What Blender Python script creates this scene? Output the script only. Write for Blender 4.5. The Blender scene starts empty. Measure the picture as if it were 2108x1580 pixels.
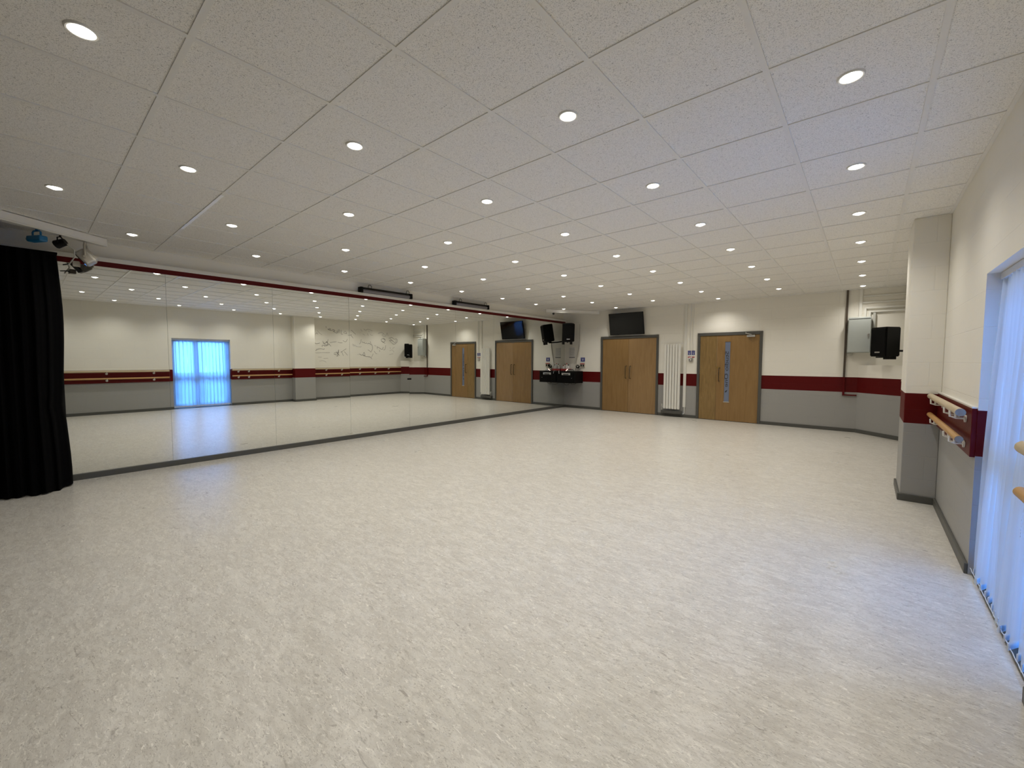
import bpy, bmesh, math, random
from mathutils import Vector, Matrix
random.seed(7)
C = bpy.context.scene
COL = C.collection
PI = math.pi

# ------------------------------------------------------------------ camera
HC = 1.3615
cam_d = bpy.data.cameras.new('camera'); cam = bpy.data.objects.new('camera', cam_d); COL.objects.link(cam)
C.camera = cam
cam_d.sensor_fit = 'HORIZONTAL'; cam_d.sensor_width = 36.0
cam_d.lens = 855.125 / 2108 * 36.0
cam_d.clip_start = 0.02; cam_d.clip_end = 200
yaw, pitch, roll = math.radians(40.50), math.radians(-3.235), math.radians(0.12)
fw = Vector((-math.sin(yaw)*math.cos(pitch), math.cos(yaw)*math.cos(pitch), math.sin(pitch)))
rt = Vector((math.cos(yaw), math.sin(yaw), 0)); up = rt.cross(fw)
r2 = rt*math.cos(roll) + up*math.sin(roll); u2 = -rt*math.sin(roll) + up*math.cos(roll)
cam.matrix_world = Matrix(((r2.x, u2.x, -fw.x, 0), (r2.y, u2.y, -fw.y, 0), (r2.z, u2.z, -fw.z, HC), (0, 0, 0, 1)))

# ------------------------------------------------------------------ world, exposure
C.view_settings.view_transform = 'Standard'; C.view_settings.look = 'None'
C.view_settings.gamma = 1.0; C.view_settings.use_curve_mapping = False
C.view_settings.exposure = 0.0
SKY_COL = (0.11, 0.37, 1.0); SKY_STR = 21.0
LAMP_COL = (1.0, 0.955, 0.875); LAMP_W = 26.0; BULB_STR = 8.0
w = bpy.data.worlds.new('world'); C.world = w; w.use_nodes = True
bg = w.node_tree.nodes['Background']; bg.inputs[0].default_value = (*SKY_COL, 1); bg.inputs[1].default_value = SKY_STR
try:
    C.cycles.max_bounces = 12; C.cycles.diffuse_bounces = 6; C.cycles.glossy_bounces = 6
    C.cycles.transparent_max_bounces = 16; C.cycles.transmission_bounces = 8
    C.cycles.sample_clamp_indirect = 6.0; C.cycles.caustics_reflective = False; C.cycles.caustics_refractive = False
    C.cycles.use_denoising = True
except Exception:
    pass

# ------------------------------------------------------------------ room numbers (metres; camera stands at x=0, y=0)
XM, YB, XR, CZ, YF = -6.75, 10.29, 0.54, 2.714, -1.25
COL_X, COL_Y0, COL_Y1 = 0.29, 5.55, 6.19          # the pier on the window wall
BAND0, BAND1 = 0.765, 1.055                        # painted red band
WY0, WY1, WZ1 = 2.54, 3.87, 1.90                   # window opening
MZ0, MZ1 = 0.065, 2.43                             # mirrors
TILE, TX0, TY0 = 0.6, -1.611, 1.708

# ------------------------------------------------------------------ material helpers
def mat(name, col, rough=0.5, metal=0.0, spec=0.5, emit=None, estr=0.0, noise=0.0, nscale=20.0, bump=0.0, bscale=200.0):
    m = bpy.data.materials.new(name); m.use_nodes = True
    nt = m.node_tree; b = nt.nodes['Principled BSDF']
    b.inputs['Base Color'].default_value = (*col, 1); b.inputs['Roughness'].default_value = rough
    b.inputs['Metallic'].default_value = metal; b.inputs['Specular IOR Level'].default_value = spec
    if emit:
        b.inputs['Emission Color'].default_value = (*emit, 1); b.inputs['Emission Strength'].default_value = estr
    tc = nt.nodes.new('ShaderNodeTexCoord')
    if noise:
        n = nt.nodes.new('ShaderNodeTexNoise'); n.inputs['Scale'].default_value = nscale; n.inputs['Detail'].default_value = 4
        nt.links.new(tc.outputs['Object'], n.inputs['Vector'])
        mx = nt.nodes.new('ShaderNodeMix'); mx.data_type = 'RGBA'
        mx.inputs[6].default_value = (*[c*(1-noise) for c in col], 1); mx.inputs[7].default_value = (*[min(1, c*(1+noise)) for c in col], 1)
        nt.links.new(n.outputs['Fac'], mx.inputs[0]); nt.links.new(mx.outputs[2], b.inputs['Base Color'])
    if bump:
        n = nt.nodes.new('ShaderNodeTexNoise'); n.inputs['Scale'].default_value = bscale; n.inputs['Detail'].default_value = 3
        nt.links.new(tc.outputs['Object'], n.inputs['Vector'])
        bp = nt.nodes.new('ShaderNodeBump'); bp.inputs['Strength'].default_value = bump; bp.inputs['Distance'].default_value = 0.002
        nt.links.new(n.outputs['Fac'], bp.inputs['Height']); nt.links.new(bp.outputs[0], b.inputs['Normal'])
    return m

def mathn(nt, op, a, b=None, c=None):
    n = nt.nodes.new('ShaderNodeMath'); n.operation = op
    for i, v in enumerate((a, b, c)):
        if v is None: continue
        if isinstance(v, (int, float)): n.inputs[i].default_value = v
        else: nt.links.new(v, n.inputs[i])
    return n.outputs[0]

def mixc(nt, f, a, b):
    n = nt.nodes.new('ShaderNodeMix'); n.data_type = 'RGBA'
    for i, v in ((0, f), (6, a), (7, b)):
        if isinstance(v, tuple): n.inputs[i].default_value = (*v, 1)
        elif isinstance(v, (int, float)): n.inputs[i].default_value = v
        else: nt.links.new(v, n.inputs[i])
    return n.outputs[2]

WHITE = (0.82, 0.795, 0.72); GREY = (0.325, 0.322, 0.31); RED = (0.092, 0.0012, 0.0015)
def wall_material(name, axis):
    """painted blockwork: white above, red band, grey below; axis = horizontal world axis along the wall"""
    m = bpy.data.materials.new(name); m.use_nodes = True; nt = m.node_tree; b = nt.nodes['Principled BSDF']
    g = nt.nodes.new('ShaderNodeNewGeometry'); s = nt.nodes.new('ShaderNodeSeparateXYZ'); nt.links.new(g.outputs['Position'], s.inputs[0])
    z = s.outputs['Z']; h = s.outputs['X' if axis == 'x' else 'Y']
    top = mathn(nt, 'GREATER_THAN', z, BAND1); low = mathn(nt, 'LESS_THAN', z, BAND0)
    n = nt.nodes.new('ShaderNodeTexNoise'); n.inputs['Scale'].default_value = 1.3; n.inputs['Detail'].default_value = 5
    nt.links.new(g.outputs['Position'], n.inputs['Vector'])
    wc = mixc(nt, n.outputs['Fac'], tuple(c*0.95 for c in WHITE), tuple(c*1.04 for c in WHITE))
    c = mixc(nt, top, RED, wc); c = mixc(nt, low, c, GREY); nt.links.new(c, b.inputs['Base Color'])
    b.inputs['Roughness'].default_value = 0.48; b.inputs['Specular IOR Level'].default_value = 0.2
    cb = nt.nodes.new('ShaderNodeCombineXYZ'); nt.links.new(h, cb.inputs[0]); nt.links.new(z, cb.inputs[1])
    br = nt.nodes.new('ShaderNodeTexBrick'); nt.links.new(cb.outputs[0], br.inputs['Vector'])
    br.inputs['Scale'].default_value = 1.0; br.inputs['Brick Width'].default_value = 0.45; br.inputs['Row Height'].default_value = 0.225
    br.inputs['Mortar Size'].default_value = 0.003; br.inputs['Mortar Smooth'].default_value = 0.6
    br.inputs['Color1'].default_value = (1, 1, 1, 1); br.inputs['Color2'].default_value = (1, 1, 1, 1); br.inputs['Mortar'].default_value = (0, 0, 0, 1)
    n2 = nt.nodes.new('ShaderNodeTexNoise'); n2.inputs['Scale'].default_value = 60; n2.inputs['Detail'].default_value = 4
    nt.links.new(g.outputs['Position'], n2.inputs['Vector'])
    hgt = mathn(nt, 'MULTIPLY_ADD', n2.outputs['Fac'], 0.25, br.outputs['Color'])
    bp = nt.nodes.new('ShaderNodeBump'); bp.inputs['Strength'].default_value = 0.5; bp.inputs['Distance'].default_value = 0.003
    nt.links.new(hgt, bp.inputs['Height']); nt.links.new(bp.outputs[0], b.inputs['Normal'])
    return m

def floor_material():
    m = bpy.data.materials.new('marbled_vinyl'); m.use_nodes = True; nt = m.node_tree; b = nt.nodes['Principled BSDF']
    g = nt.nodes.new('ShaderNodeNewGeometry')
    def mp(sx, sy, rot=0.0):
        k = nt.nodes.new('ShaderNodeMapping'); k.inputs['Scale'].default_value = (sx, sy, 1); k.inputs['Rotation'].default_value = (0, 0, rot)
        nt.links.new(g.outputs['Position'], k.inputs[0]); return k.outputs[0]
    def noise(vec, sc, det=5, dist=0.0, rough=0.55):
        n = nt.nodes.new('ShaderNodeTexNoise'); n.inputs['Scale'].default_value = sc; n.inputs['Detail'].default_value = det
        n.inputs['Distortion'].default_value = dist; n.inputs['Roughness'].default_value = rough
        nt.links.new(vec, n.inputs['Vector']); return n.outputs['Fac']
    def ramp(f, lo, hi):
        r = nt.nodes.new('ShaderNodeMapRange'); r.inputs[1].default_value = lo; r.inputs[2].default_value = hi
        r.interpolation_type = 'SMOOTHSTEP'; nt.links.new(f, r.inputs[0]); return r.outputs[0]
    base = mixc(nt, ramp(noise(mp(1, 2.2), 3.0, 6, 1.0), 0.3, 0.7), (0.575, 0.555, 0.505), (0.645, 0.622, 0.568))
    base = mixc(nt, ramp(noise(mp(6, 16), 1.4, 6, 1.2, 0.7), 0.40, 0.62), base, (0.515, 0.490, 0.442))
    c = mixc(nt, ramp(noise(mp(15, 46, 0.05), 1.1, 5, 1.8, 0.66), 0.555, 0.69), base, (0.375, 0.352, 0.31))
    c = mixc(nt, ramp(noise(mp(17, 52, -0.10), 1.3, 5, 1.4, 0.66), 0.545, 0.68), c, (0.76, 0.735, 0.67))
    c = mixc(nt, ramp(noise(mp(34, 80, 0.3), 1.4, 4, 2.2, 0.62), 0.56, 0.68), c, (0.33, 0.31, 0.27))
    c = mixc(nt, ramp(noise(mp(20, 44, 0.15), 1.7, 4, 2.8, 0.6), 0.645, 0.70), c, (0.22, 0.205, 0.18))
    c = mixc(nt, ramp(noise(mp(3, 9, 0.1), 1.2, 6, 3.0, 0.6), 0.655, 0.70), c, (0.36, 0.335, 0.30))
    c = mixc(nt, ramp(noise(mp(1, 1), 0.5, 3), 0.3, 0.8), c, mixc(nt, 0.12, c, (0.40, 0.36, 0.30)))
    nt.links.new(c, b.inputs['Base Color'])
    rr = nt.nodes.new('ShaderNodeMapRange'); rr.inputs[3].default_value = 0.25; rr.inputs[4].default_value = 0.33
    nt.links.new(noise(mp(1, 1), 2.5, 5), rr.inputs[0]); nt.links.new(rr.outputs[0], b.inputs['Roughness'])
    b.inputs['Specular IOR Level'].default_value = 0.5
    bp = nt.nodes.new('ShaderNodeBump'); bp.inputs['Strength'].default_value = 0.08; bp.inputs['Distance'].default_value = 0.002
    nt.links.new(noise(mp(1, 1), 30, 3), bp.inputs['Height']); nt.links.new(bp.outputs[0], b.inputs['Normal'])
    return m

def ceiling_material():
    m = bpy.data.materials.new('fissured_ceiling_tile'); m.use_nodes = True; nt = m.node_tree; b = nt.nodes['Principled BSDF']
    g = nt.nodes.new('ShaderNodeNewGeometry')
    def noise(sc, det, dist, sx=1, sy=1):
        k = nt.nodes.new('ShaderNodeMapping'); k.inputs['Scale'].default_value = (sx, sy, 1); nt.links.new(g.outputs['Position'], k.inputs[0])
        n = nt.nodes.new('ShaderNodeTexNoise'); n.inputs['Scale'].default_value = sc; n.inputs['Detail'].default_value = det
        n.inputs['Distortion'].default_value = dist; nt.links.new(k.outputs[0], n.inputs['Vector']); return n.outputs['Fac']
    def ramp(f, lo, hi):
        r = nt.nodes.new('ShaderNodeMapRange'); r.inputs[1].default_value = lo; r.inputs[2].default_value = hi
        nt.links.new(f, r.inputs[0]); return r.outputs[0]
    f1 = ramp(noise(125, 2, 1.6), 0.62, 0.67); f2 = ramp(noise(235, 1, 0.8), 0.55, 0.66)
    f = mathn(nt, 'MAXIMUM', f1, mathn(nt, 'MULTIPLY', f2, 0.6))
    f = mathn(nt, 'MULTIPLY', f, 0.72)
    c = mixc(nt, f, (0.86, 0.845, 0.81), (0.21, 0.205, 0.195)); nt.links.new(c, b.inputs['Base Color'])
    b.inputs['Roughness'].default_value = 0.9; b.inputs['Specular IOR Level'].default_value = 0.1
    return m

def wood_material(name, c1, c2, axis='z', scale=1.0, rough=0.4):
    m = bpy.data.materials.new(name); m.use_nodes = True; nt = m.node_tree; b = nt.nodes['Principled BSDF']
    g = nt.nodes.new('ShaderNodeNewGeometry'); k = nt.nodes.new('ShaderNodeMapping')
    k.inputs['Scale'].default_value = {'z': (9*scale, 9*scale, 0.8*scale), 'y': (18*scale, 0.7*scale, 18*scale)}[axis]
    nt.links.new(g.outputs['Position'], k.inputs[0])
    n = nt.nodes.new('ShaderNodeTexNoise'); n.inputs['Scale'].default_value = 2.0; n.inputs['Detail'].default_value = 7; n.inputs['Distortion'].default_value = 1.2
    nt.links.new(k.outputs[0], n.inputs['Vector'])
    r = nt.nodes.new('ShaderNodeMapRange'); r.inputs[1].default_value = 0.3; r.inputs[2].default_value = 0.72; nt.links.new(n.outputs['Fac'], r.inputs[0])
    nt.links.new(mixc(nt, r.outputs[0], c1, c2), b.inputs['Base Color']); b.inputs['Roughness'].default_value = rough
    return m

def blind_material():
    m = bpy.data.materials.new('voile_slat'); m.use_nodes = True; nt = m.node_tree
    for n in list(nt.nodes): nt.nodes.remove(n)
    out = nt.nodes.new('ShaderNodeOutputMaterial'); d = nt.nodes.new('ShaderNodeBsdfDiffuse'); t = nt.nodes.new('ShaderNodeBsdfTranslucent')
    tr = nt.nodes.new('ShaderNodeBsdfTransparent'); a = nt.nodes.new('ShaderNodeMixShader'); b = nt.nodes.new('ShaderNodeMixShader')
    g = nt.nodes.new('ShaderNodeNewGeometry'); k = nt.nodes.new('ShaderNodeMapping'); k.inputs['Scale'].default_value = (60, 60, 1.2)
    nt.links.new(g.outputs['Position'], k.inputs[0])
    n = nt.nodes.new('ShaderNodeTexNoise'); n.inputs['Scale'].default_value = 1.0; nt.links.new(k.outputs[0], n.inputs['Vector'])
    c = mixc(nt, n.outputs['Fac'], (0.62, 0.72, 0.80), (0.80, 0.88, 0.95))
    d.inputs[0].default_value = (0.36, 0.39, 0.45, 1); nt.links.new(c, t.inputs[0]); tr.inputs[0].default_value = (0.95, 0.96, 1, 1)
    a.inputs[0].default_value = 0.66; nt.links.new(d.outputs[0], a.inputs[1]); nt.links.new(t.outputs[0], a.inputs[2])
    b.inputs[0].default_value = 0.10; nt.links.new(a.outputs[0], b.inputs[1]); nt.links.new(tr.outputs[0], b.inputs[2])
    nt.links.new(b.outputs[0], out.inputs[0]); return m

def glass_material():
    m = bpy.data.materials.new('window_glass'); m.use_nodes = True; nt = m.node_tree
    for n in list(nt.nodes): nt.nodes.remove(n)
    out = nt.nodes.new('ShaderNodeOutputMaterial'); tr = nt.nodes.new('ShaderNodeBsdfTransparent'); gl = nt.nodes.new('ShaderNodeBsdfGlossy')
    gl.inputs['Roughness'].default_value = 0.02; fr = nt.nodes.new('ShaderNodeFresnel'); mx = nt.nodes.new('ShaderNodeMixShader')
    nt.links.new(fr.outputs[0], mx.inputs[0]); nt.links.new(tr.outputs[0], mx.inputs[1]); nt.links.new(gl.outputs[0], mx.inputs[2])
    nt.links.new(mx.outputs[0], out.inputs[0]); return m

M = dict(
    wall_x=wall_material('painted_blockwork_x', 'x'), wall_y=wall_material('painted_blockwork_y', 'y'),
    floor=floor_material(), ceil=ceiling_material(),
    white=mat('white_paint', WHITE, 0.5, noise=0.03, nscale=2), whiteg=mat('white_enamel', (0.74, 0.73, 0.68), 0.3, noise=0.02),
    tbar=mat('grid_bar_paint', (0.76, 0.75, 0.72), 0.45, noise=0.03), tbarw=mat('whiter_bar_paint', (0.92, 0.92, 0.91), 0.35, noise=0.02),
    red=mat('red_gloss_paint', RED, 0.4, spec=0.2, noise=0.06, nscale=5), redbd=mat('red_board_paint', (0.095, 0.0015, 0.002), 0.42, spec=0.2, noise=0.08, nscale=6),
    skirt=mat('dark_grey_skirting', (0.075, 0.075, 0.068), 0.45, noise=0.08, nscale=8),
    frame=mat('dark_grey_door_frame', (0.080, 0.078, 0.070), 0.4, noise=0.05, nscale=6),
    oak=wood_material('oak_veneer', (0.225, 0.127, 0.042), (0.285, 0.170, 0.062)),
    oak2=wood_material('figured_oak_veneer', (0.190, 0.116, 0.038), (0.290, 0.185, 0.066), scale=1.8),
    oak3=wood_material('pale_oak_veneer', (0.255, 0.152, 0.062), (0.315, 0.198, 0.088)),
    rail=wood_material('varnished_rail_wood', (0.40, 0.215, 0.072), (0.52, 0.31, 0.12), 'y'),
    railp=wood_material('pale_rail_wood', (0.44, 0.35, 0.22), (0.56, 0.46, 0.31), 'y'),
    endg=mat('rail_end_grain', (0.26, 0.22, 0.17), 0.7, noise=0.15, nscale=60),
    black=mat('black_plastic', (0.004, 0.004, 0.004), 0.5, spec=0.15, noise=0.1), mesh=mat('black_speaker_grille', (0.0035, 0.0035, 0.0035), 0.7, spec=0.1, bump=0.6, bscale=500),
    cloth=mat('black_drape_cloth', (0.0022, 0.0022, 0.0026), 0.95, spec=0.05, noise=0.2, nscale=30),
    screen=mat('black_glass_screen', (0.003, 0.003, 0.003), 0.05, spec=0.4, noise=0.05),
    steel=mat('brushed_steel', (0.55, 0.54, 0.52), 0.3, 0.9, noise=0.05), chrome=mat('bright_handle', (0.6, 0.6, 0.58), 0.3, 0.5, noise=0.03),
    dsteel=mat('bronze_handle', (0.10, 0.075, 0.045), 0.35, 0.7, noise=0.05),
    mirror=mat('silvered_mirror', (0.845, 0.865, 0.835), 0.0, 1.0),
    gap=mat('mirror_edge', (0.30, 0.36, 0.32), 0.3, noise=0.05), conduit=mat('brown_conduit', (0.075, 0.055, 0.038), 0.5, noise=0.1),
    cab=mat('grey_cabinet_enamel', (0.42, 0.45, 0.43), 0.35, noise=0.03), greyw=mat('light_grey_conduit', (0.48, 0.48, 0.44), 0.5, noise=0.03),
    blue=mat('blue_sign', (0.035, 0.045, 0.22), 0.4, noise=0.1, nscale=60), paper=mat('white_paper', (0.72, 0.71, 0.68), 0.6, noise=0.02),
    ink=mat('dark_ink', (0.03, 0.03, 0.03), 0.6), marker=mat('marker_ink', (0.035, 0.033, 0.032), 0.7), faint=mat('faded_marker_ink', (0.28, 0.27, 0.25), 0.7),
    glassd=mat('glass_painted_blue_light', (0.165, 0.20, 0.29), 0.25, noise=0.08, nscale=4), redp=mat('red_plastic', (0.42, 0.03, 0.03), 0.4, noise=0.05),
    bluel=mat('blue_lamp_body', (0.005, 0.13, 0.30), 0.4, noise=0.05), creml=mat('cream_lamp_body', (0.42, 0.39, 0.33), 0.45, noise=0.05),
    dgl=mat('dark_lens', (0.02, 0.02, 0.02), 0.12), blind=blind_material(), glass=glass_material(),
    upvc=mat('white_upvc', (0.66, 0.68, 0.72), 0.35, noise=0.02), pav=mat('pale_paving', (0.42, 0.42, 0.40), 0.8, noise=0.15, nscale=3),
    darkwall=mat('dark_unseen_wall', (0.03, 0.03, 0.032), 0.8, noise=0.1, nscale=3),
    bulb=mat('lit_bulb', (1, 1, 1), 0.4, emit=(1.0, 0.95, 0.88), estr=BULB_STR), reflr=mat('lamp_reflector', (0.8, 0.8, 0.8), 0.2, 0.8),
    led=mat('lit_cable_end', (1, .8, .7), 0.4, emit=(1.0, 0.75, 0.62), estr=1.6), trough=mat('grey_reflector', (0.22, 0.21, 0.23), 0.35, 0.3, noise=0.05),
    amber=mat('dull_brass', (0.3, 0.2, 0.06), 0.4, 0.6), shade=mat('dark_recess', (0.03, 0.03, 0.03), 0.8),
)

# ------------------------------------------------------------------ mesh helpers
def BM(): return bmesh.new()
def box(bm, x0, x1, y0, y1, z0, z1, bev=0.0, mtx=None):
    r = bmesh.ops.create_cube(bm, size=1.0)
    vs = r['verts']
    bmesh.ops.scale(bm, vec=(abs(x1-x0), abs(y1-y0), abs(z1-z0)), verts=vs)
    bmesh.ops.translate(bm, vec=((x0+x1)/2, (y0+y1)/2, (z0+z1)/2), verts=vs)
    if bev > 0:
        es = list({e for v in vs for e in v.link_edges})
        rr = bmesh.ops.bevel(bm, geom=es, offset=bev, segments=2, profile=0.5, affect='EDGES')
        vs = list({v for f in rr['faces'] for v in f.verts} | {v for v in vs if v.is_valid})
    if mtx is not None: bmesh.ops.transform(bm, matrix=mtx, verts=[v for v in vs if v.is_valid])
    return vs
def cyl(bm, p0, p1, r0, r1=None, seg=20, cap=True):
    p0, p1 = Vector(p0), Vector(p1); r1 = r0 if r1 is None else r1; d = p1-p0
    q = Vector((0, 0, 1)).rotation_difference(d.normalized()).to_matrix().to_4x4()
    m = Matrix.Translation((p0+p1)/2) @ q
    return bmesh.ops.create_cone(bm, cap_ends=cap, cap_tris=False, segments=seg, radius1=r0, radius2=r1, depth=d.length, matrix=m)['verts']
def tube(bm, pts, r, seg=8, closed=False):
    pts = [Vector(p) for p in pts]; n = len(pts); rings = []; prev = None
    for i, p in enumerate(pts):
        if closed: t = pts[(i+1) % n] - pts[i-1]
        else: t = (pts[min(i+1, n-1)] - pts[max(i-1, 0)])
        t.normalize()
        if prev is None:
            a = Vector((0, 0, 1)) if abs(t.z) < 0.9 else Vector((1, 0, 0)); u = t.cross(a).normalized()
        else:
            u = (prev - t*prev.dot(t)); u = u.normalized() if u.length > 1e-6 else t.orthogonal().normalized()
        prev = u; v = t.cross(u)
        rings.append([bm.verts.new(p + u*math.cos(2*PI*k/seg)*r + v*math.sin(2*PI*k/seg)*r) for k in range(seg)])
    m = n if closed else n-1
    for i in range(m):
        a, b = rings[i], rings[(i+1) % n]
        for k in range(seg): bm.faces.new((a[k], a[(k+1) % seg], b[(k+1) % seg], b[k]))
    if not closed:
        bm.faces.new(rings[0][::-1]); bm.faces.new(rings[-1])
def prism(bm, pts, z0, z1):
    """vertical prism from a plan outline"""
    a = [bm.verts.new((x, y, z0)) for x, y in pts]; b = [bm.verts.new((x, y, z1)) for x, y in pts]; n = len(pts)
    bm.faces.new(a[::-1]); bm.faces.new(b)
    for i in range(n): bm.faces.new((a[i], a[(i+1) % n], b[(i+1) % n], b[i]))
def lathe(bm, prof, seg=24, cx=0, cy=0):
    rings = [[bm.verts.new((cx+r*math.cos(2*PI*k/seg), cy+r*math.sin(2*PI*k/seg), z)) for k in range(seg)] for r, z in prof]
    for a, b in zip(rings[:-1], rings[1:]):
        for k in range(seg): bm.faces.new((a[k], a[(k+1) % seg], b[(k+1) % seg], b[k]))
def obj(name, bm, material, parent=None, smooth=False, loc=None):
    bmesh.ops.recalc_face_normals(bm, faces=bm.faces)
    me = bpy.data.meshes.new(name); bm.to_mesh(me); bm.free()
    for mm in (material if isinstance(material, (list, tuple)) else [material]): me.materials.append(M[mm] if isinstance(mm, str) else mm)
    if smooth:
        for p in me.polygons: p.use_smooth = True
        try: me.set_sharp_from_angle(angle=math.radians(35))
        except Exception: pass
    o = bpy.data.objects.new(name, me); COL.objects.link(o)
    if parent: o.parent = parent
    if loc: o.location = loc
    return o
def tag(o, label, cat, group=None):
    o['label'] = label; o['category'] = cat
    if group: o['group'] = group
    return o
def thing(name, label, cat, loc=(0, 0, 0), rz=0.0, group=None):
    o = bpy.data.objects.new(name, None); COL.objects.link(o); o.location = loc; o.rotation_euler = (0, 0, rz); o.empty_display_size = 0.1
    return tag(o, label, cat, group)
def struct(name, bm, m, parent=None, **k):
    o = obj(name, bm, m, parent, **k)
    if parent is None: o['kind'] = 'structure'
    return o
def copy_tree(o, parent=None):
    c = o.copy(); COL.objects.link(c)
    if parent: c.parent = parent
    for ch in list(o.children): copy_tree(ch, c)
    return c
def bx(*a, **k):
    b = BM(); box(b, *a, **k); return b

# ------------------------------------------------------------------ setting
struct('floor', bx(XM-0.12, XR+0.34, YF-0.12, YB+0.12, -0.1, 0.0), 'floor')
struct('ceiling', bx(XM-0.2, XR+0.12, YF-0.12, YB+0.12, CZ, CZ+0.08), 'ceil')

bm = BM()                                            # ceiling grid: T bars just under the tiles
ix0 = math.ceil((XM-TX0)/TILE); ix1 = math.floor((XR-TX0)/TILE); iy0 = math.ceil((YF-TY0)/TILE); iy1 = math.floor((YB-TY0)/TILE)
HB = 0.0125
xs = [TX0+TILE*i for i in range(ix0, ix1+1)]; ys = [TY0+TILE*j for j in range(iy0, iy1+1)]
for x in xs: box(bm, x-HB, x+HB, YF, YB, CZ-0.005, CZ)
for y in ys:
    ed = [XM-0.06]+xs+[XR]
    for a, b2 in zip(ed[:-1], ed[1:]): box(bm, a+HB, b2-HB, y-HB, y+HB, CZ-0.0046, CZ)
box(bm, XM-0.06, XM-0.04, YF, YB, CZ-0.006, CZ); box(bm, XR-0.02, XR, YF, YB, CZ-0.006, CZ); box(bm, XM, XR-0.02, YB-0.02, YB, CZ-0.006, CZ)
struct('trim_1', bm, 'tbar')
struct('trim_2', bx(-5.42, -4.08, TY0-TILE-HB, TY0-TILE+HB, CZ-0.007, CZ-0.0045), 'tbarw')   # one stretch of bar coloured whiter than the rest

struct('wall_back', bx(XM-0.12, XR+0.12, YB, YB+0.12, 0, CZ), 'wall_x')
struct('wall_front', bx(XM-0.12, XR+0.12, YF-0.12, YF, 0, CZ), 'darkwall')  # wall out of view, coloured dark to cut light bounced onto the pier
bm = BM(); box(bm, XM-0.12, XM-0.008, YF, YB, 0, 2.535); box(bm, XM-0.18, XM-0.06, YF, YB, 2.535, CZ)
struct('wall_left', bm, 'white')
RT = 0.30
bm = BM()
box(bm, XR, XR+RT, YF, WY0, 0, CZ); box(bm, XR, XR+RT, WY1, YB, 0, CZ); box(bm, XR, XR+RT, WY0, WY1, WZ1, CZ)
wall_right = struct('wall_right', bm, 'wall_y')
pier = obj('pier', bx(COL_X, XR, COL_Y0, COL_Y1, 0, CZ, bev=0.006), 'wall_x', wall_right)
bm = BM(); prism(bm, [(-0.13, YB), (XR, YB), (XR, 9.64)], 0, 1.29)
obj('corner_boxing', bm, 'wall_x', wall_right)

# mirror trim: red strip, white ledge
struct('trim_3', bx(XM-0.008, XM+0.012, YF, YB, MZ1, MZ1+0.058), 'red')
struct('trim_4', bx(XM-0.06, XM+0.016, YF, YB, MZ1+0.058, 2.537, bev=0.003), 'whiteg')

# skirtings
SK = 0.068
def skirt(name, segs):
    b = BM()
    for s in segs: box(b, *s[:4], 0, SK, bev=0.004) if len(s) == 4 else box(b, *s)
    return struct(name, b, 'skirt')
skirt('baseboard_left', [(XM-0.004, XM+0.02, YF, YB)])
D3 = (-5.57, -3.97); D2 = (-3.045, -1.72)
skirt('baseboard_back', [(XM+0.02, D3[0], YB-0.018, YB), (D3[1], D2[0], YB-0.018, YB), (D2[1], -0.13, YB-0.018, YB)])
b = BM()
for s in ((XR-0.018, XR, YF, WY0), (XR-0.018, XR, WY1, COL_Y0-0.018), (COL_X-0.018, XR, COL_Y0-0.018, COL_Y0), (COL_X-0.018, COL_X, COL_Y0, COL_Y1+0.018),
          (COL_X, XR, COL_Y1, COL_Y1+0.018), (XR-0.018, XR, COL_Y1+0.018, 9.64)): box(b, *s, 0, SK, bev=0.004)
L = math.hypot(XR+0.13, YB-9.64); ang = math.atan2(9.64-YB, XR+0.13)
box(b, 0, L, -0.018, 0, 0, SK, mtx=Matrix.Translation((-0.13, YB, 0)) @ Matrix.Rotation(ang, 4, 'Z'))
struct('baseboard_right', b, 'skirt')

# ------------------------------------------------------------------ mirrors: nine sheets side by side
edges = [-0.02, 1.187, 2.42, 3.615, 4.83, 6.03, 7.23, 8.43, 9.63, YB-0.01]
mlab = ['large wall mirror panel partly hidden by the black drape', 'wall mirror panel reflecting the blue window',
        'wall mirror panel reflecting the wall pier', 'wall mirror panel reflecting signatures, below the nearer black light bar',
        'wall mirror panel reflecting the corner loudspeaker and grey cabinet', 'wall mirror panel below the second black light bar reflecting the studio door',
        'wall mirror panel reflecting the white radiator', 'wall mirror panel reflecting the screen and plain double door',
        'narrow last wall mirror panel beside the corner loudspeaker']
tilt = [0.14, 0.15, 0.15, 0.22, 0.12, 0.12, 0.12, 0.10, 0.08]
yawm = [0]*9
for i, (a, c) in enumerate(zip(edges[:-1], edges[1:])):
    t = thing('wall_mirror', mlab[i], 'mirror', (XM, (a+c)/2, MZ0), 0, 'mirror panels along the left wall')
    hw = (c-a)/2-0.0010
    g = obj('mirror_glass', bx(-0.005, 0, -hw, hw, 0, MZ1-MZ0), 'mirror', t)
    bk = obj('backing_edge', bx(-0.0075, -0.0052, -hw-0.0009, hw+0.0009, 0, MZ1-MZ0), 'gap', t)
    g.rotation_euler = (0, math.radians(tilt[i]), math.radians(yawm[i]))

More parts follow.
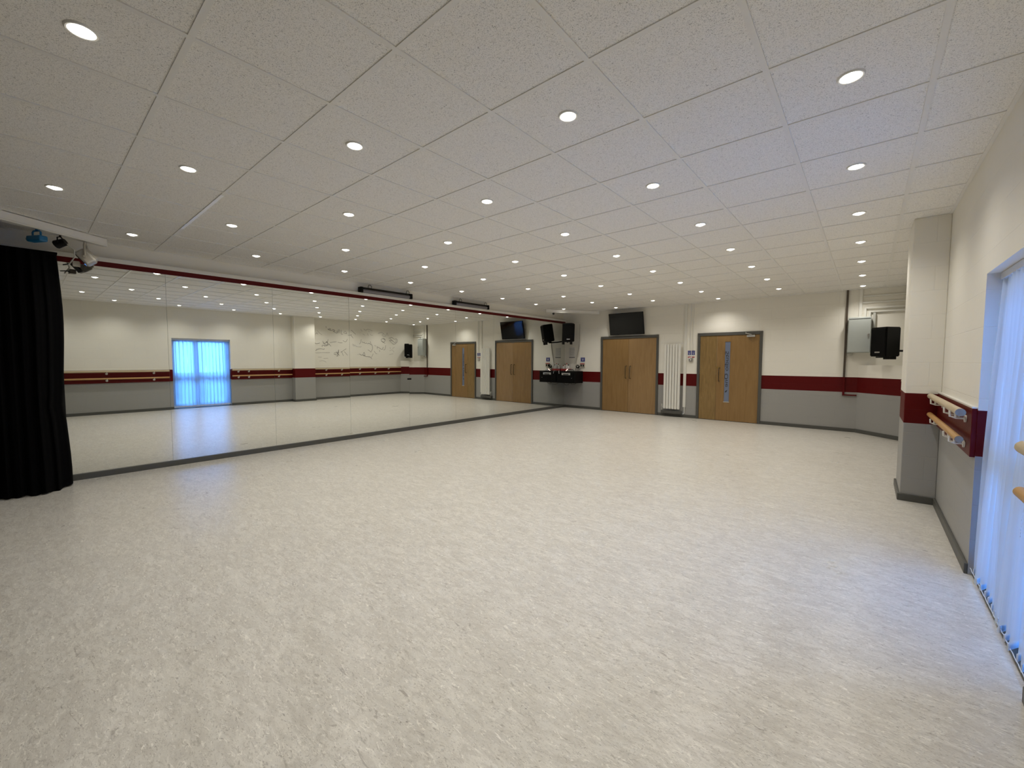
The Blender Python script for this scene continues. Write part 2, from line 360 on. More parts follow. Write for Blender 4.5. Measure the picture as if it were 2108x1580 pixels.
# ------------------------------------------------------------------ ceiling downlights
def make_lamp():
    t = thing('ceiling_downlight', 'x', 'downlight', (0, 0, CZ), 0, 'recessed downlights in the ceiling tiles')
    b = BM(); lathe(b, [(0.040, -0.001), (0.044, -0.007), (0.050, -0.008), (0.054, -0.004), (0.055, 0.0)]); obj('bezel', b, 'whiteg', t, smooth=True)
    b = BM(); lathe(b, [(0.0, -0.019), (0.014, -0.0175), (0.026, -0.013), (0.035, -0.006), (0.0405, -0.0015)]); obj('bulb', b, 'bulb', t, smooth=True)
    ld = bpy.data.lights.new('downlight_beam', 'SPOT'); ld.energy = LAMP_W; ld.color = LAMP_COL; ld.spot_size = math.radians(142); ld.spot_blend = 1.0
    ld.shadow_soft_size = 0.04
    lo = bpy.data.objects.new('downlight_beam', ld); COL.objects.link(lo); lo.parent = t; lo.location = (0, 0, -0.038)
    return t
lamp0 = make_lamp(); used = False
rown = {2.5: 'row nearest the window', 0.5: 'second row from the window', -1.5: 'third row from the window',
        -3.5: 'third row from the mirrors', -5.5: 'second row from the mirrors', -7.5: 'row nearest the mirrors'}
ordn = ['first', 'second', 'third', 'fourth', 'fifth', 'sixth', 'seventh', 'eighth', 'ninth', 'tenth']
for i, ph in ((2.5, 13.5), (0.5, 12.5), (-1.5, 13.5), (-3.5, 12.5), (-5.5, 13.5), (-7.5, 12.5)):
    j = ph; k = 0
    while TY0+TILE*j > -0.3:
        o = lamp0 if not used else copy_tree(lamp0); used = True
        o.location = (TX0+TILE*i + (0.02 if i == -7.5 else 0), TY0+TILE*j, CZ)
        o['label'] = 'lit downlight, %s from the door wall, %s' % (ordn[k], rown[i])
        j -= 2; k += 1

# ------------------------------------------------------------------ doors on the back wall
def door_frame(b, x0, x1, zt, w=0.055):
    box(b, x0, x0+w, YB-0.028, YB+0.02, 0, zt, bev=0.003); box(b, x1-w, x1, YB-0.028, YB+0.02, 0, zt, bev=0.003)
    box(b, x0+w, x1-w, YB-0.028, YB+0.02, zt-w-0.012, zt, bev=0.003)
def pull(b, x, z0, z1, y=YB-0.012):
    tube(b, [(x, y, z0), (x, y-0.045, z0+0.004), (x, y-0.055, z0+0.02), (x, y-0.055, z1-0.02), (x, y-0.045, z1-0.004), (x, y, z1)], 0.009, 10)
ZT = 2.012
# plain double door
b = BM(); door_frame(b, *D3, ZT); d1 = struct('door_1', b, 'frame')
xa, xm_, xb = D3[0]+0.055, -4.765, D3[1]-0.055
l1 = obj('door_leaf', bx(xa+0.003, xm_-0.002, YB-0.012, YB-0.001, 0.012, ZT-0.07), 'oak', d1)
l2 = obj('door_leaf', bx(xm_+0.002, xb-0.003, YB-0.012, YB-0.001, 0.012, ZT-0.07), 'oak3', d1); l2['label'] = 'slightly paler right-hand leaf'
b = BM(); pull(b, -4.825, 0.90, 1.225); obj('pull_handle', b, 'dsteel', l1, smooth=True)
b = BM(); pull(b, -4.705, 0.90, 1.225); obj('pull_handle', b, 'dsteel', l2, smooth=True)
b = BM(); box(b, xa, xb, YB-0.010, YB-0.0005, 0, 0.012); obj('threshold', b, 'shade', d1)
# studio door
b = BM(); door_frame(b, *D2, ZT-0.006); d2 = struct('door_2', b, 'frame')
xa, xm_, xb = D2[0]+0.058, -2.622, D2[1]-0.055
l1 = obj('door_leaf', bx(xa+0.003, xm_-0.002, YB-0.012, YB-0.001, 0.010, ZT-0.076), 'oak2', d2); l1['label'] = 'narrow leaf with darker figured grain'
gx0, gx1, gz0, gz1 = -2.458, -2.338, 0.43, 1.80
b = BM()
box(b, xm_+0.002, gx0, YB-0.012, YB-0.001, 0.010, ZT-0.076); box(b, gx1, xb-0.003, YB-0.012, YB-0.001, 0.010, ZT-0.076)
box(b, gx0, gx1, YB-0.012, YB-0.001, 0.010, gz0); box(b, gx0, gx1, YB-0.012, YB-0.001, gz1, ZT-0.076)
l2 = obj('door_leaf', b, 'oak', d2)
pane = obj('vision_panel', bx(gx0+0.006, gx1-0.006, YB-0.007, YB-0.002, gz0+0.01, gz1-0.01), 'glassd', l2); pane['label'] = 'narrow frosted pane with blue light painted into its colour'  # blue light on the glass is painted into the base colour
b = BM(); box(b, gx0, gx0+0.007, YB-0.015, YB-0.002, gz0, gz1); box(b, gx1-0.007, gx1, YB-0.015, YB-0.002, gz0, gz1)
box(b, gx0, gx1, YB-0.015, YB-0.002, gz1-0.008, gz1); obj('glazing_bead', b, 'oak', l2)
obj('glazing_bead', bx(gx0-0.004, gx1, YB-0.018, YB-0.002, gz0-0.006, gz0+0.012), 'creml', l2)
b = BM(); pull(b, -2.560, 0.90, 1.205); obj('pull_handle', b, 'dsteel', l2, smooth=True)
b = BM(); box(b, -2.625, -2.585, YB-0.016, YB-0.010, 1.19, 1.23); box(b, -2.575, -2.545, YB-0.016, YB-0.010, 1.195, 1.225); obj('lock_plate', b, 'amber', l2)
b = BM(); box(b, -2.02, -1.86, YB-0.055, YB-0.012, 1.885, 1.925, bev=0.004); obj('door_closer', b, 'chrome', l2)
b = BM(); tube(b, [(-1.93, YB-0.05, 1.935), (-2.03, YB-0.11, 1.96), (-2.04, YB-0.03, 1.985)], 0.009, 8); obj('closer_arm', b, 'chrome', l2)
# lettering on the far face of the pane, so it reads mirrored from the room
def text_mesh(txt, size):
    cu = bpy.data.curves.new('lettering', 'FONT'); cu.body = txt; cu.size = size; cu.extrude = 0.0006; cu.align_x = 'LEFT'
    o = bpy.data.objects.new('lettering', cu); COL.objects.link(o)
    dg = bpy.context.evaluated_depsgraph_get(); me = bpy.data.meshes.new_from_object(o.evaluated_get(dg)); bpy.data.objects.remove(o)
    return me
me = text_mesh('Studio One', 0.125)
xs_ = [v.co.x for v in me.vertices]; wtx = max(xs_)-min(xs_); sc = 0.80/wtx; mx0 = min(xs_)
for v in me.vertices:
    lx, ly = (v.co.x-mx0)*sc, v.co.y*0.85
    v.co = ((gx1-0.028) - ly - 0.012, YB-0.0085+v.co.z, 1.575-lx)
me.materials.append(M['ink']); me.flip_normals()
o = bpy.data.objects.new('lettering', me); COL.objects.link(o); o.parent = pane; o['label'] = 'dark mirrored lettering reading Studio One downwards'
b = BM(); prismpts = [(-0.004, -0.012), (0.024, 0.006), (0.046, 0.050), (0.016, 0.040), (-0.004, 0.018)]
va = [b.verts.new((gx0+0.032+x, YB-0.0085, 0.655+z)) for x, z in prismpts]; vb = [b.verts.new((gx0+0.032+x, YB-0.0072, 0.655+z)) for x, z in prismpts]
b.faces.new(va); b.faces.new(vb[::-1])
for k in range(5): b.faces.new((va[k], va[(k+1) % 5], vb[(k+1) % 5], vb[k]))
obj('leaf_emblem', b, 'ink', pane)
b = BM(); box(b, xa, xb, YB-0.010, YB-0.0005, 0, 0.010); obj('threshold', b, 'shade', d2)

# ------------------------------------------------------------------ television
t = thing('television', 'black flat television tilted forward above the plain double door', 'television', (-4.80, YB-0.107, 2.32))
tl = math.radians(11)
b = BM(); box(b, -0.472, 0.472, -0.022, 0.02, -0.283, 0.283, bev=0.006); box(b, -0.30, 0.30, 0.018, 0.036, -0.2, 0.17, bev=0.01)
hs = obj('casing', b, 'black', t); hs.rotation_euler = (-tl, 0, 0); hs.rotation_euler = (tl, 0, 0)
sc_ = obj('screen', bx(-0.462, 0.462, -0.0245, -0.021, -0.268, 0.273), 'screen', t); sc_.rotation_euler = (tl, 0, 0)
b = BM(); box(b, -0.12, 0.12, 0.088, 0.105, -0.10, 0.10); box(b, -0.11, -0.08, 0.02, 0.095, -0.03, 0.03); box(b, 0.08, 0.11, 0.02, 0.095, -0.03, 0.03)
obj('wall_bracket', b, 'black', t)

# ------------------------------------------------------------------ radiator
t = thing('radiator', 'tall white vertical column radiator between the two doors', 'radiator', (-3.598, YB-0.002, 0.19))
b = BM(); n = 6; W = 0.40; pw = W/n
for k in range(n):
    x = -W/2+pw*(k+0.5); box(b, x-pw/2+0.006, x+pw/2-0.006, -0.115, -0.065, 0.0, 1.57, bev=0.009)
obj('flutes', b, 'whiteg', t)
for z in (0.03, 1.50): obj('header_pipe', bx(-W/2+0.008, W/2-0.008, -0.088, -0.055, z, z+0.04, bev=0.008), 'whiteg', t)
for z in (0.16, 1.38):
    for x in (-0.12, 0.08): obj('wall_bracket', bx(x, x+0.04, -0.06, 0, z, z+0.04), 'greyw', t)
b = BM(); tube(b, [(-0.23, -0.075, 0.05), (-0.215, -0.075, 0.05), (-0.19, -0.075, 0.05)], 0.012, 10); cyl(b, (-0.235, -0.075, 0.05), (-0.235, -0.075, 0.11), 0.017); tube(b, [(-0.235, -0.075, 0.05), (-0.235, -0.075, -0.03), (-0.235, -0.03, -0.08), (-0.235, -0.03, -0.12)], 0.008, 8)
obj('valve', b, 'greyw', t, smooth=True)
b = BM(); box(b, -0.255, 0.24, -0.10, -0.018, -0.115, -0.045, bev=0.006); obj('low_dark_box', b, 'frame', t)  # low dark grey box under the flutes

# ------------------------------------------------------------------ trunking and small things between the doors
t = thing('cable_trunking', 'white vertical trunking running to the floor right of the radiator', 'trunking', (-3.32, YB, 0))
obj('trunking_cover', bx(-0.03, 0.03, -0.03, 0, 0.25, CZ), 'whiteg', t)
b = BM(); tube(b, [(0.005, -0.015, 0.25), (0.005, -0.015, 0.11), (-0.005, -0.015, 0.085), (-0.03, -0.015, 0.08)], 0.011, 10); obj('pipe_tail', b, 'whiteg', t, smooth=True)
for x, lb in ((-3.205, 'slim white conduit beside the wide trunking, dropping to the light switch'), (-3.150, 'slim white conduit nearest the studio door frame, dropping to the signs')):
    tag(obj('cable_conduit', bx(x-0.010, x+0.010, YB-0.014, YB, 1.615, CZ), 'whiteg'), lb, 'conduit', 'conduits above the light switch')
def sign(x0, x1, z0, z1, label, name='safety_sign', blue_frac=0.62, y=YB, red=True):
    t = thing(name, label, 'sign', ((x0+x1)/2, y, z0), 0, None)
    w = (x1-x0)/2; h = z1-z0
    obj('sign_plate', bx(-w, w, -0.0035, 0, 0, h), 'paper', t)
    obj('blue_panel', bx(-w+0.003, w-0.003, -0.0048, -0.0035, h*(1-blue_frac), h-0.003), 'blue', t)
    b = BM()
    for k in range(3): box(b, -w*0.5, w*0.5, -0.0056, -0.0048, h*(0.58+k*0.12), h*(0.60+k*0.12))
    cyl(b, (0, -0.0048, h*0.52), (0, -0.0056, h*0.52), w*0.25, seg=14); obj('sign_print', b, 'paper', t)
    if red: obj('red_strip', bx(-w+0.006, w-0.006, -0.0048, -0.0035, 0.006, h*0.16), 'redp', t)
    return t
sign(-3.268, -3.190, 1.435, 1.607, 'small blue and white safety sign, left of the pair beside the studio door')
sign(-3.181, -3.102, 1.435, 1.607, 'small blue and white safety sign, right of the pair beside the studio door')
t = thing('light_switch', 'grey metal light switch box below the pair of blue signs', 'switch', (-3.187, YB, 1.345))
obj('switch_box', bx(-0.045, 0.045, -0.04, 0, 0, 0.088, bev=0.005), 'steel', t); obj('rocker', bx(-0.014, 0.014, -0.046, -0.04, 0.025, 0.062, bev=0.002), 'paper', t)

# ------------------------------------------------------------------ right part of the back wall: conduits and cabinet
t = thing('pipe_conduit', 'dark brown vertical pipe from ceiling to red band near right corner', 'pipe', (-0.333, YB, 0))
b = BM(); box(b, -0.016, 0.016, -0.034, 0, BAND1, CZ); obj('upper_pipe', b, 'conduit', t)
b = BM(); box(b, -0.016, 0.016, -0.034, 0, 0.70, BAND1); box(b, 0.016, 0.20, -0.030, 0, 0.70, 0.722); obj('painted_pipe', b, 'redbd', t)['label'] = 'dark red painted lower length turning right'
t = thing('electrical_cabinet', 'pale grey wall cabinet left of the corner loudspeaker', 'cabinet', (-0.135, YB, 1.52))
obj('cabinet_body', bx(-0.168, 0.168, -0.19, 0, 0, 0.66, bev=0.006), 'cab', t)
dr = obj('cabinet_door', bx(-0.160, 0.160, -0.202, -0.191, 0.01, 0.615, bev=0.004), 'cab', t)
b = BM(); box(b, 0.118, 0.142, -0.215, -0.202, 0.29, 0.35, bev=0.003); obj('latch', b, 'steel', dr)
obj('top_slot', bx(-0.155, 0.155, -0.193, -0.189, 0.620, 0.632), 'shade', t)
obj('base_bracket', bx(-0.16, -0.09, -0.10, 0, -0.055, -0.002), 'greyw', t)
for x, zt, hz, lb in ((-0.135, CZ, None, 'wide white conduit from ceiling to the grey cabinet'), (-0.065, 2.37, 2.37, 'shorter white conduit turning right above the grey cabinet, second from the left'),
                      (0.0, 2.30, 2.30, 'lowest white conduit turning right above the grey cabinet')):
    b = BM(); hw = 0.022 if hz is None else 0.015
    box(b, x-hw, x+hw, YB-0.045, YB, 2.182, zt)
    if hz: box(b, x+hw, XR-0.002, YB-0.045, YB, hz-0.03, hz)
    tag(obj('cable_conduit', b, 'whiteg'), lb, 'conduit', 'conduits above the grey cabinet')
for hz, lb in ((2.585, 'topmost horizontal white conduit right of the wide conduit'), (2.47, 'second horizontal white conduit down from the ceiling corner')):
    tag(obj('cable_conduit', bx(-0.105, XR-0.002, YB-0.028, YB, hz-0.028, hz), 'whiteg'), lb, 'conduit', 'conduits above the grey cabinet')
tag(obj('cable_conduit', bx(0.05, 0.085, YB-0.06, YB, 1.95, 2.26), 'greyw'), 'short grey conduit between grey cabinet and corner loudspeaker', 'conduit')

# ------------------------------------------------------------------ loudspeakers
def speaker(label, loc, rz, w=0.32, d=0.28, h=0.50, arm=None, tip=0, fb=0):
    t = thing('loudspeaker', label, 'loudspeaker', loc, rz, 'black corner loudspeakers'); t.rotation_euler = (math.radians(tip), 0, rz)
    b = BM(); pts = [(-w/2, -d/2), (w/2, -d/2), (w/2*0.80, d/2), (-w/2*0.80, d/2)]
    prism(b, pts, 0, h); bmesh.ops.bevel(b, geom=list(b.edges), offset=0.014, segments=2, affect='EDGES'); obj('enclosure', b, 'black', t)
    obj('grille', bx(-w/2+0.02, w/2-0.02, -d/2-0.008, -d/2+0.004, 0.03, h-0.03, bev=0.006), 'mesh', t)
    obj('badge', bx(-0.045, 0.045, -d/2-0.011, -d/2-0.007, 0.062, 0.085), 'steel', t)
    fy = -d/2+fb; b = BM(); box(b, -w/2+0.01, -w/2+0.075, fy, fy+0.06, -0.075, 0.005, bev=0.004) if not fb else box(b, w/2*0.80-0.075, w/2*0.80-0.01, fy-0.14, fy-0.08, -0.05, 0.005, bev=0.004)
    box(b, w/2-0.12, w/2-0.055, fy, fy+0.06, -0.075 if not fb else -0.05, 0.005, bev=0.004)
    box(b, -w/2+0.01, w/2-0.055, -0.04, 0.04, -0.022, -0.001, bev=0.003)
    obj('mounting_foot', b, 'black', t)
    if arm:
        b = BM(); tube(b, arm, 0.017, 8); obj('wall_arm', b, 'black', t)
    return t
speaker('black loudspeaker in the corner above the equipment cabinet', (-6.425, YB-0.37, 1.905), math.radians(40), w=0.345, d=0.29, h=0.50, tip=9,
        arm=[(0, 0, -0.03), (0.03, 0.25, -0.05), (0.02, 0.45, -0.05)])
speaker('black loudspeaker in the niche right of the grey cabinet', (0.235, 9.82, 1.445), math.radians(-45), w=0.30, d=0.30, h=0.51, fb=0.20,
        arm=[(0, 0, 0.1), (0.0, 0.2, 0.1), (0.02, 0.37, 0.1)])

# ------------------------------------------------------------------ equipment cabinet in the left corner, and what stands on it
cx0, cx1, cy0, cy1, cz0, cz1 = XM+0.004, -6.135, YB-0.42, YB, 0.73, 1.065
t = thing('equipment_cabinet', 'black wall-hung equipment cabinet in the mirror corner', 'cabinet', ((cx0+cx1)/2, YB, cz0))
hw = (cx1-cx0)/2
obj('cabinet_body', bx(-hw, hw, -0.42, 0, 0, 0.335, bev=0.006), 'black', t)
dr = obj('front_panel', bx(-hw+0.02, hw-0.03, -0.432, -0.419, 0.02, 0.29, bev=0.004), 'mesh', t)
b = BM(); box(b, -0.125, 0.155, -0.446, -0.432, 0.225, 0.285, bev=0.004); obj('handle_plate', b, 'chrome', dr)
obj('handle_recess', bx(-0.07, 0.11, -0.4485, -0.4455, 0.232, 0.258), 'shade', dr)
b = BM(); cyl(b, (0.20, -0.432, 0.14), (0.20, -0.440, 0.14), 0.007); obj('lock', b, 'steel', dr)
b = BM(); tube(b, [(0.02, -0.25, 0.0), (-0.03, -0.25, -0.06), (-0.13, -0.22, -0.07), (-0.2, -0.2, -0.03), (-0.23, -0.2, 0)], 0.004, 6); tube(b, [(0.02, -0.2, 0.0), (0.07, -0.2, -0.05), (0.15, -0.2, -0.05), (0.2, -0.18, 0)], 0.004, 6)
obj('hanging_cable', b, 'black', t)
ct = cz1
t = thing('red_crate', 'shallow red tray of white bottles on the equipment cabinet', 'tray', (-6.60, YB-0.17, ct+0.001))
b = BM(); box(b, -0.135, 0.135, -0.07, 0.07, 0, 0.008); box(b, -0.135, 0.135, -0.07, -0.062, 0, 0.06); box(b, -0.135, 0.135, 0.062, 0.07, 0, 0.06); box(b, -0.135, -0.127, -0.062, 0.062, 0, 0.06); box(b, 0.127, 0.135, -0.062, 0.062, 0, 0.06)
obj('tray_body', b, 'redp', t)
for k, (dx, h_, r_, cm, nm) in enumerate(((-0.088, 0.155, 0.024, 'paper', 'far left'), (-0.033, 0.195, 0.025, 'steel', 'second'), (0.027, 0.21, 0.024, 'paper', 'third'), (0.086, 0.175, 0.024, 'paper', 'far right'))):
    t = thing('spray_bottle', 'small pale bottle standing in the red tray, %s from the mirror' % ('nearest', 'second', 'third', 'furthest')[k], 'bottle', (-6.60+dx, YB-0.17, ct+0.0095), 0, 'bottles in the red tray')
    b = BM(); lathe(b, [(0.0, 0), (r_, 0.001), (r_, h_*0.68), (r_*0.45, h_*0.80), (r_*0.45, h_*0.86), (0, h_*0.86)], 14); obj('bottle_body', b, cm, t, smooth=True)
    b = BM(); cyl(b, (0, 0, h_*0.86), (0, 0, h_), r_*0.5, seg=12); obj('cap', b, 'redp' if k % 2 == 0 else 'black', t, smooth=True)
t = thing('mixer', 'small grey audio mixer lying near the front of the equipment cabinet', 'mixer', (-6.38, YB-0.27, ct+0.001), 0.2)
obj('mixer_body', bx(-0.09, 0.09, -0.07, 0.07, 0, 0.035, bev=0.004), 'steel', t)
b = BM()
for i in range(4):
    for j in range(3): cyl(b, (-0.06+0.04*i, -0.04+0.04*j, 0.035), (-0.06+0.04*i, -0.04+0.04*j, 0.05), 0.008, seg=8)
obj('knobs', b, 'black', t)
b = BM(); cyl(b, (-6.475, YB-0.36, ct+0.008), (-6.415, YB-0.37, ct+0.055), 0.009, seg=10); tag(obj('cable_plug', b, 'led'), 'small glowing plug on the front edge of the equipment cabinet', 'plug')
b = BM(); tube(b, [(-6.70, YB-0.36, ct+0.008), (-6.68, YB-0.40, ct+0.010), (-6.665, YB-0.438, ct+0.006), (-6.655, YB-0.444, ct-0.05), (-6.65, YB-0.444, ct-0.075)], 0.006, 6)
tag(obj('white_cable', b, 'paper'), 'short white cable hanging over the cabinet front beside the mirror', 'cable')
b = BM()
random.seed(3)
for k in range(6):
    r_ = 0.035+0.008*random.random(); c_ = (-6.27+0.012*random.uniform(-1, 1), YB-0.05-0.008*k, 1.195+0.012*random.uniform(-1, 1))
    tube(b, [(c_[0]+r_*1.2*math.cos(a*PI/9), c_[1], c_[2]+r_*math.sin(a*PI/9)) for a in range(18)], 0.006, 6, closed=True)
tube(b, [(-6.305, YB-0.06, 1.19), (-6.33, YB-0.07, 1.11), (-6.32, YB-0.1, ct+0.007)], 0.006, 6)
tag(obj('cable_coil', b, 'black'), 'tangled dark cable coil on the wall beside the double socket', 'cable')
t = thing('power_socket', 'white double power socket below the single blue sign', 'socket', (-6.143, YB, 1.165))
obj('socket_plate', bx(-0.073, 0.073, -0.03, 0, 0, 0.12, bev=0.004), 'creml', t)
b = BM()
for sx in (-0.035, 0.035): box(b, sx-0.018, sx+0.018, -0.034, -0.030, 0.03, 0.085)
obj('plug_tops', b, 'black', t); obj('red_strip', bx(-0.07, 0.07, -0.033, -0.030, 0.095, 0.118), 'redp', t)
sign(-6.214, -6.072, 1.305, 1.452, 'single blue safety sign on the back wall beside the equipment cabinet', blue_frac=0.80, red=False)
t = thing('wall_notice', 'white printed notice on the back wall below the corner loudspeaker', 'notice', (-6.505, YB, 1.44))
obj('sheet', bx(-0.10, 0.10, -0.003, 0, 0, 0.30), 'paper', t)
b = BM(); random.seed(5)
for k in range(9):
    z = 0.27-k*0.025; x = -0.08
    while x < 0.07:
        l = random.uniform(0.015, 0.05); box(b, x, min(x+l, 0.08), -0.0042, -0.003, z, z+0.007); x += l+0.012
obj('print', b, 'faint', t); obj('dark_strip', bx(-0.095, 0.095, -0.0042, -0.003, 0.004, 0.022), 'ink', t)
b = BM(); tube(b, [(-6.25, YB-0.006, 2.40), (-6.25, YB-0.006, 1.95), (-6.27, YB-0.006, 1.75), (-6.33, YB-0.006, 1.45), (-6.36, YB-0.006, 1.25), (-6.37, YB-0.02, 1.075)], 0.005, 6)
tag(obj('speaker_cable', b, 'creml', smooth=True), 'thin pale cable looping down the back wall right of the corner loudspeaker', 'cable')

# ------------------------------------------------------------------ lighting bars across the two left-hand corners
def ceiling_bar(p0, p1, label, zt=CZ-0.008):
    p0, p1 = Vector(p0), Vector(p1); d = (p1-p0); L = d.length; rz = math.atan2(d.y, d.x)
    t = thing('ceiling_bar', label, 'bar', (*((p0+p1)/2), CZ), rz, 'white bars across the mirror corners')
    obj('bar_body', bx(-L/2, L/2, -0.03, 0.03, -0.078, -0.0065, bev=0.003), 'tbar', t)
    obj('bottom_lip', bx(-L/2-0.002, L/2+0.002, -0.036, 0.036, -0.092, -0.0785, bev=0.002), 'whiteg', t)
    return t
ceiling_bar((-6.54, 0.635), (-5.30, -1.13), 'white bar below the ceiling above the black drape, carrying spotlights')
ceiling_bar((-6.48, 8.95), (-5.60, 10.18), 'white bar below the ceiling across the far corner above the loudspeaker')
t = thing('dome_sensor', 'small black dome hanging from the far corner bar', 'sensor', (-6.36, 9.13, CZ-0.0925))
b = BM(); lathe(b, [(0, -0.055), (0.018, -0.05), (0.03, -0.03), (0.03, -0.01), (0.02, 0.0), (0, 0)], 16); obj('dome', b, 'dgl', t, smooth=True)

# spotlights hung on the near bar
t = thing('spotlight', 'blue-bodied stage lamp hanging from the white bar, leftmost of three', 'lamp', (-6.18, 0.125, CZ-0.0925), math.radians(30), 'lamps hanging from the near bar')
b = BM(); box(b, -0.085, 0.085, -0.035, 0.035, -0.118, -0.062, bev=0.012); obj('lamp_body', b, 'bluel', t)
b = BM(); tube(b, [(-0.05, 0, -0.08), (-0.05, 0, -0.028), (-0.035, 0, -0.014), (0.035, 0, -0.014), (0.05, 0, -0.028), (0.05, 0, -0.068)], 0.008, 8); tube(b, [(0, 0, -0.014), (0, 0, 0.0)], 0.01, 8); obj('yoke', b, 'bluel', t)
b = BM(); cyl(b, (-0.085, 0, -0.09), (-0.105, 0, -0.09), 0.022, seg=14); obj('lens', b, 'dgl', t)
t = thing('spotlight', 'small black stage lamp hanging between the blue lamp and the cream lamp', 'lamp', (-6.295, 0.285, CZ-0.0925), math.radians(-30), 'lamps hanging from the near bar')
b = BM(); cyl(b, (0, 0.04, -0.060), (0, -0.035, -0.095), 0.034, 0.042, seg=18); obj('lamp_body', b, 'black', t, smooth=True)
b = BM(); cyl(b, (0, -0.036, -0.0955), (0, -0.042, -0.0985), 0.036, seg=18); obj('lens', b, 'dgl', t)
b = BM(); tube(b, [(-0.045, 0, -0.078), (-0.045, 0, -0.03), (0, 0, -0.012), (0.045, 0, -0.03), (0.045, 0, -0.078)], 0.006, 8); tube(b, [(0, 0, -0.012), (0, 0, 0)], 0.009, 8); obj('yoke', b, 'black', t)
b = BM(); tube(b, [(0, 0.05, -0.08), (-0.03, 0.09, -0.13), (-0.09, 0.06, -0.19), (-0.14, -0.02, -0.27)], 0.006, 6); obj('power_cable', b, 'greyw', t)
t = thing('spotlight', 'cream-bodied flood lamp hanging at the mirror end of the white bar', 'lamp', (-6.44, 0.475, CZ-0.0925), math.radians(-10), 'lamps hanging from the near bar')
hd = Matrix.Translation((0, 0, -0.165)) @ Matrix.Rotation(math.radians(38), 4, 'X')
b = BM(); box(b, -0.085, 0.085, -0.05, 0.05, -0.075, 0.075, bev=0.018, mtx=hd); obj('lamp_body', b, 'creml', t)
b = BM()
for k in range(5): box(b, -0.07+0.032*k, -0.062+0.032*k, 0.045, 0.07, -0.06, 0.06, mtx=hd)
obj('cooling_fins', b, 'creml', t)
b = BM(); box(b, -0.068, 0.068, -0.056, -0.049, -0.055, 0.055, mtx=hd); obj('lens', b, 'dgl', t)
b = BM(); tube(b, [(-0.098, 0, -0.17), (-0.098, 0, -0.05), (-0.07, 0, -0.022), (0.07, 0, -0.022), (0.098, 0, -0.05), (0.098, 0, -0.17)], 0.010, 8); tube(b, [(0, 0, -0.022), (0, 0, 0)], 0.013, 8)
cyl(b, (-0.11, 0, -0.17), (0.11, 0, -0.17), 0.014, seg=12); obj('yoke', b, 'creml', t)
b = BM(); box(b, -0.02, 0.05, -0.10, -0.05, -0.27, -0.22, mtx=None); obj('junction_box', b, 'creml', t)
b = BM(); tube(b, [(0.01, -0.075, -0.245), (-0.01, -0.14, -0.250), (-0.03, -0.18, -0.26)], 0.006, 6); obj('power_cable', b, 'black', t)

# ------------------------------------------------------------------ black light bars on the mirror ledge
def make_bar(label, y0, y1):
    L = y1-y0; t = thing('stage_light_bar', label, 'light bar', (XM-0.005, (y0+y1)/2, 2.537), 0, 'black light bars on the mirror ledge')
    b = BM(); box(b, -0.035, 0.030, -L/2+0.03, L/2-0.03, 0.055, 0.095, bev=0.004); obj('housing', b, 'black', t)
    b = BM(); vs = [(-0.03, 0.002), (0.012, 0.002), (0.045, 0.03), (0.035, 0.058), (-0.03, 0.058)]
    a = [b.verts.new((x, -L/2+0.05, z)) for x, z in vs]; c = [b.verts.new((x, L/2-0.05, z)) for x, z in vs]
    b.faces.new(a); b.faces.new(c[::-1])
    for k in range(5): b.faces.new((a[k], a[(k+1) % 5], c[(k+1) % 5], c[k]))
    obj('reflector', b, 'trough', t)
    for s in (-1, 1):
        b = BM(); yy = s*(L/2-0.025); box(b, -0.04, 0.05, yy-0.028, yy+0.028, 0.001, 0.098, bev=0.008); obj('end_cap', b, 'black', t)
    for s in (-0.62, 0.86):
        b = BM(); yc = s*L/2; tube(b, [(0.0, yc-0.03, 0.09), (0.0, yc-0.035, 0.115), (0.0, yc-0.02, 0.15), (0.0, yc+0.01, 0.155), (0.0, yc+0.035, 0.13), (0.0, yc+0.03, 0.09)], 0.005, 6); obj('hanging_loop', b, 'black', t)
    b = BM(); box(b, 0.03, 0.036, -L/2+0.08, L/2-0.08, 0.074, 0.077); obj('tube_edge', b, 'dsteel', t)
    return t
make_bar('long black stage light bar on the mirror ledge, nearer of two', 3.82, 4.90)
make_bar('long black stage light bar on the mirror ledge, nearer the far corner', 5.98, 7.04)

# ------------------------------------------------------------------ small black clips on the mirrors
b = BM(); box(b, XM+0.001, XM+0.016, 4.79, 4.87, 0.985, 1.015, bev=0.003); tag(obj('mirror_clip', b, 'black'), 'tiny black clip low on a mirror seam right of centre', 'clip')

# ------------------------------------------------------------------ black drape by the mirror wall
b = BM()
y0, y1 = YF+0.05, 0.275; N = 260; NZ = 14
front = []
for k in range(N+1):
    s = k/N; y = y1-(y1-y0)*s; d_ = (y1-y)
    env = 0.13+0.30*min(1, (d_/0.16))**0.7
    env -= 0.12*max(0.0, min(1.0, (d_-0.35)/0.25))
    ple = 0.022*math.sin(d_*2*PI/0.085)+0.014*math.sin(d_*2*PI/0.205+1.0)+0.008*math.sin(d_*2*PI/0.047)
    front.append((XM+0.03+env, y, ple))
grid = []
for j in range(NZ+1):
    f = j/NZ; z = 0.012+(2.445-0.012)*f; row = []
    for k, (x, y, ple) in enumerate(front):
        e = 0.75+0.35*(1-f)+0.05*math.sin(7*f+k*0.03)
        bul = 0.02*math.sin(f*5.5+0.6)*(1 if k < 40 else 0.6)
        yy = y + 0.014*math.sin(f*9.0+1.2)*(1-min(1, k/60)) - (0.012 if k < 30 and 0.30 < f < 0.36 else 0)
        row.append(b.verts.new((XM+0.03+(x-XM-0.03)*(0.90+0.10*(1-f)) + ple*e + bul, yy, z + (0.010*math.sin(k*0.25) if j == 0 else 0) + 0.0)))
    grid.append(row)
for j in range(NZ):
    for k in range(N): b.faces.new((grid[j][k], grid[j][k+1], grid[j+1][k+1], grid[j+1][k]))
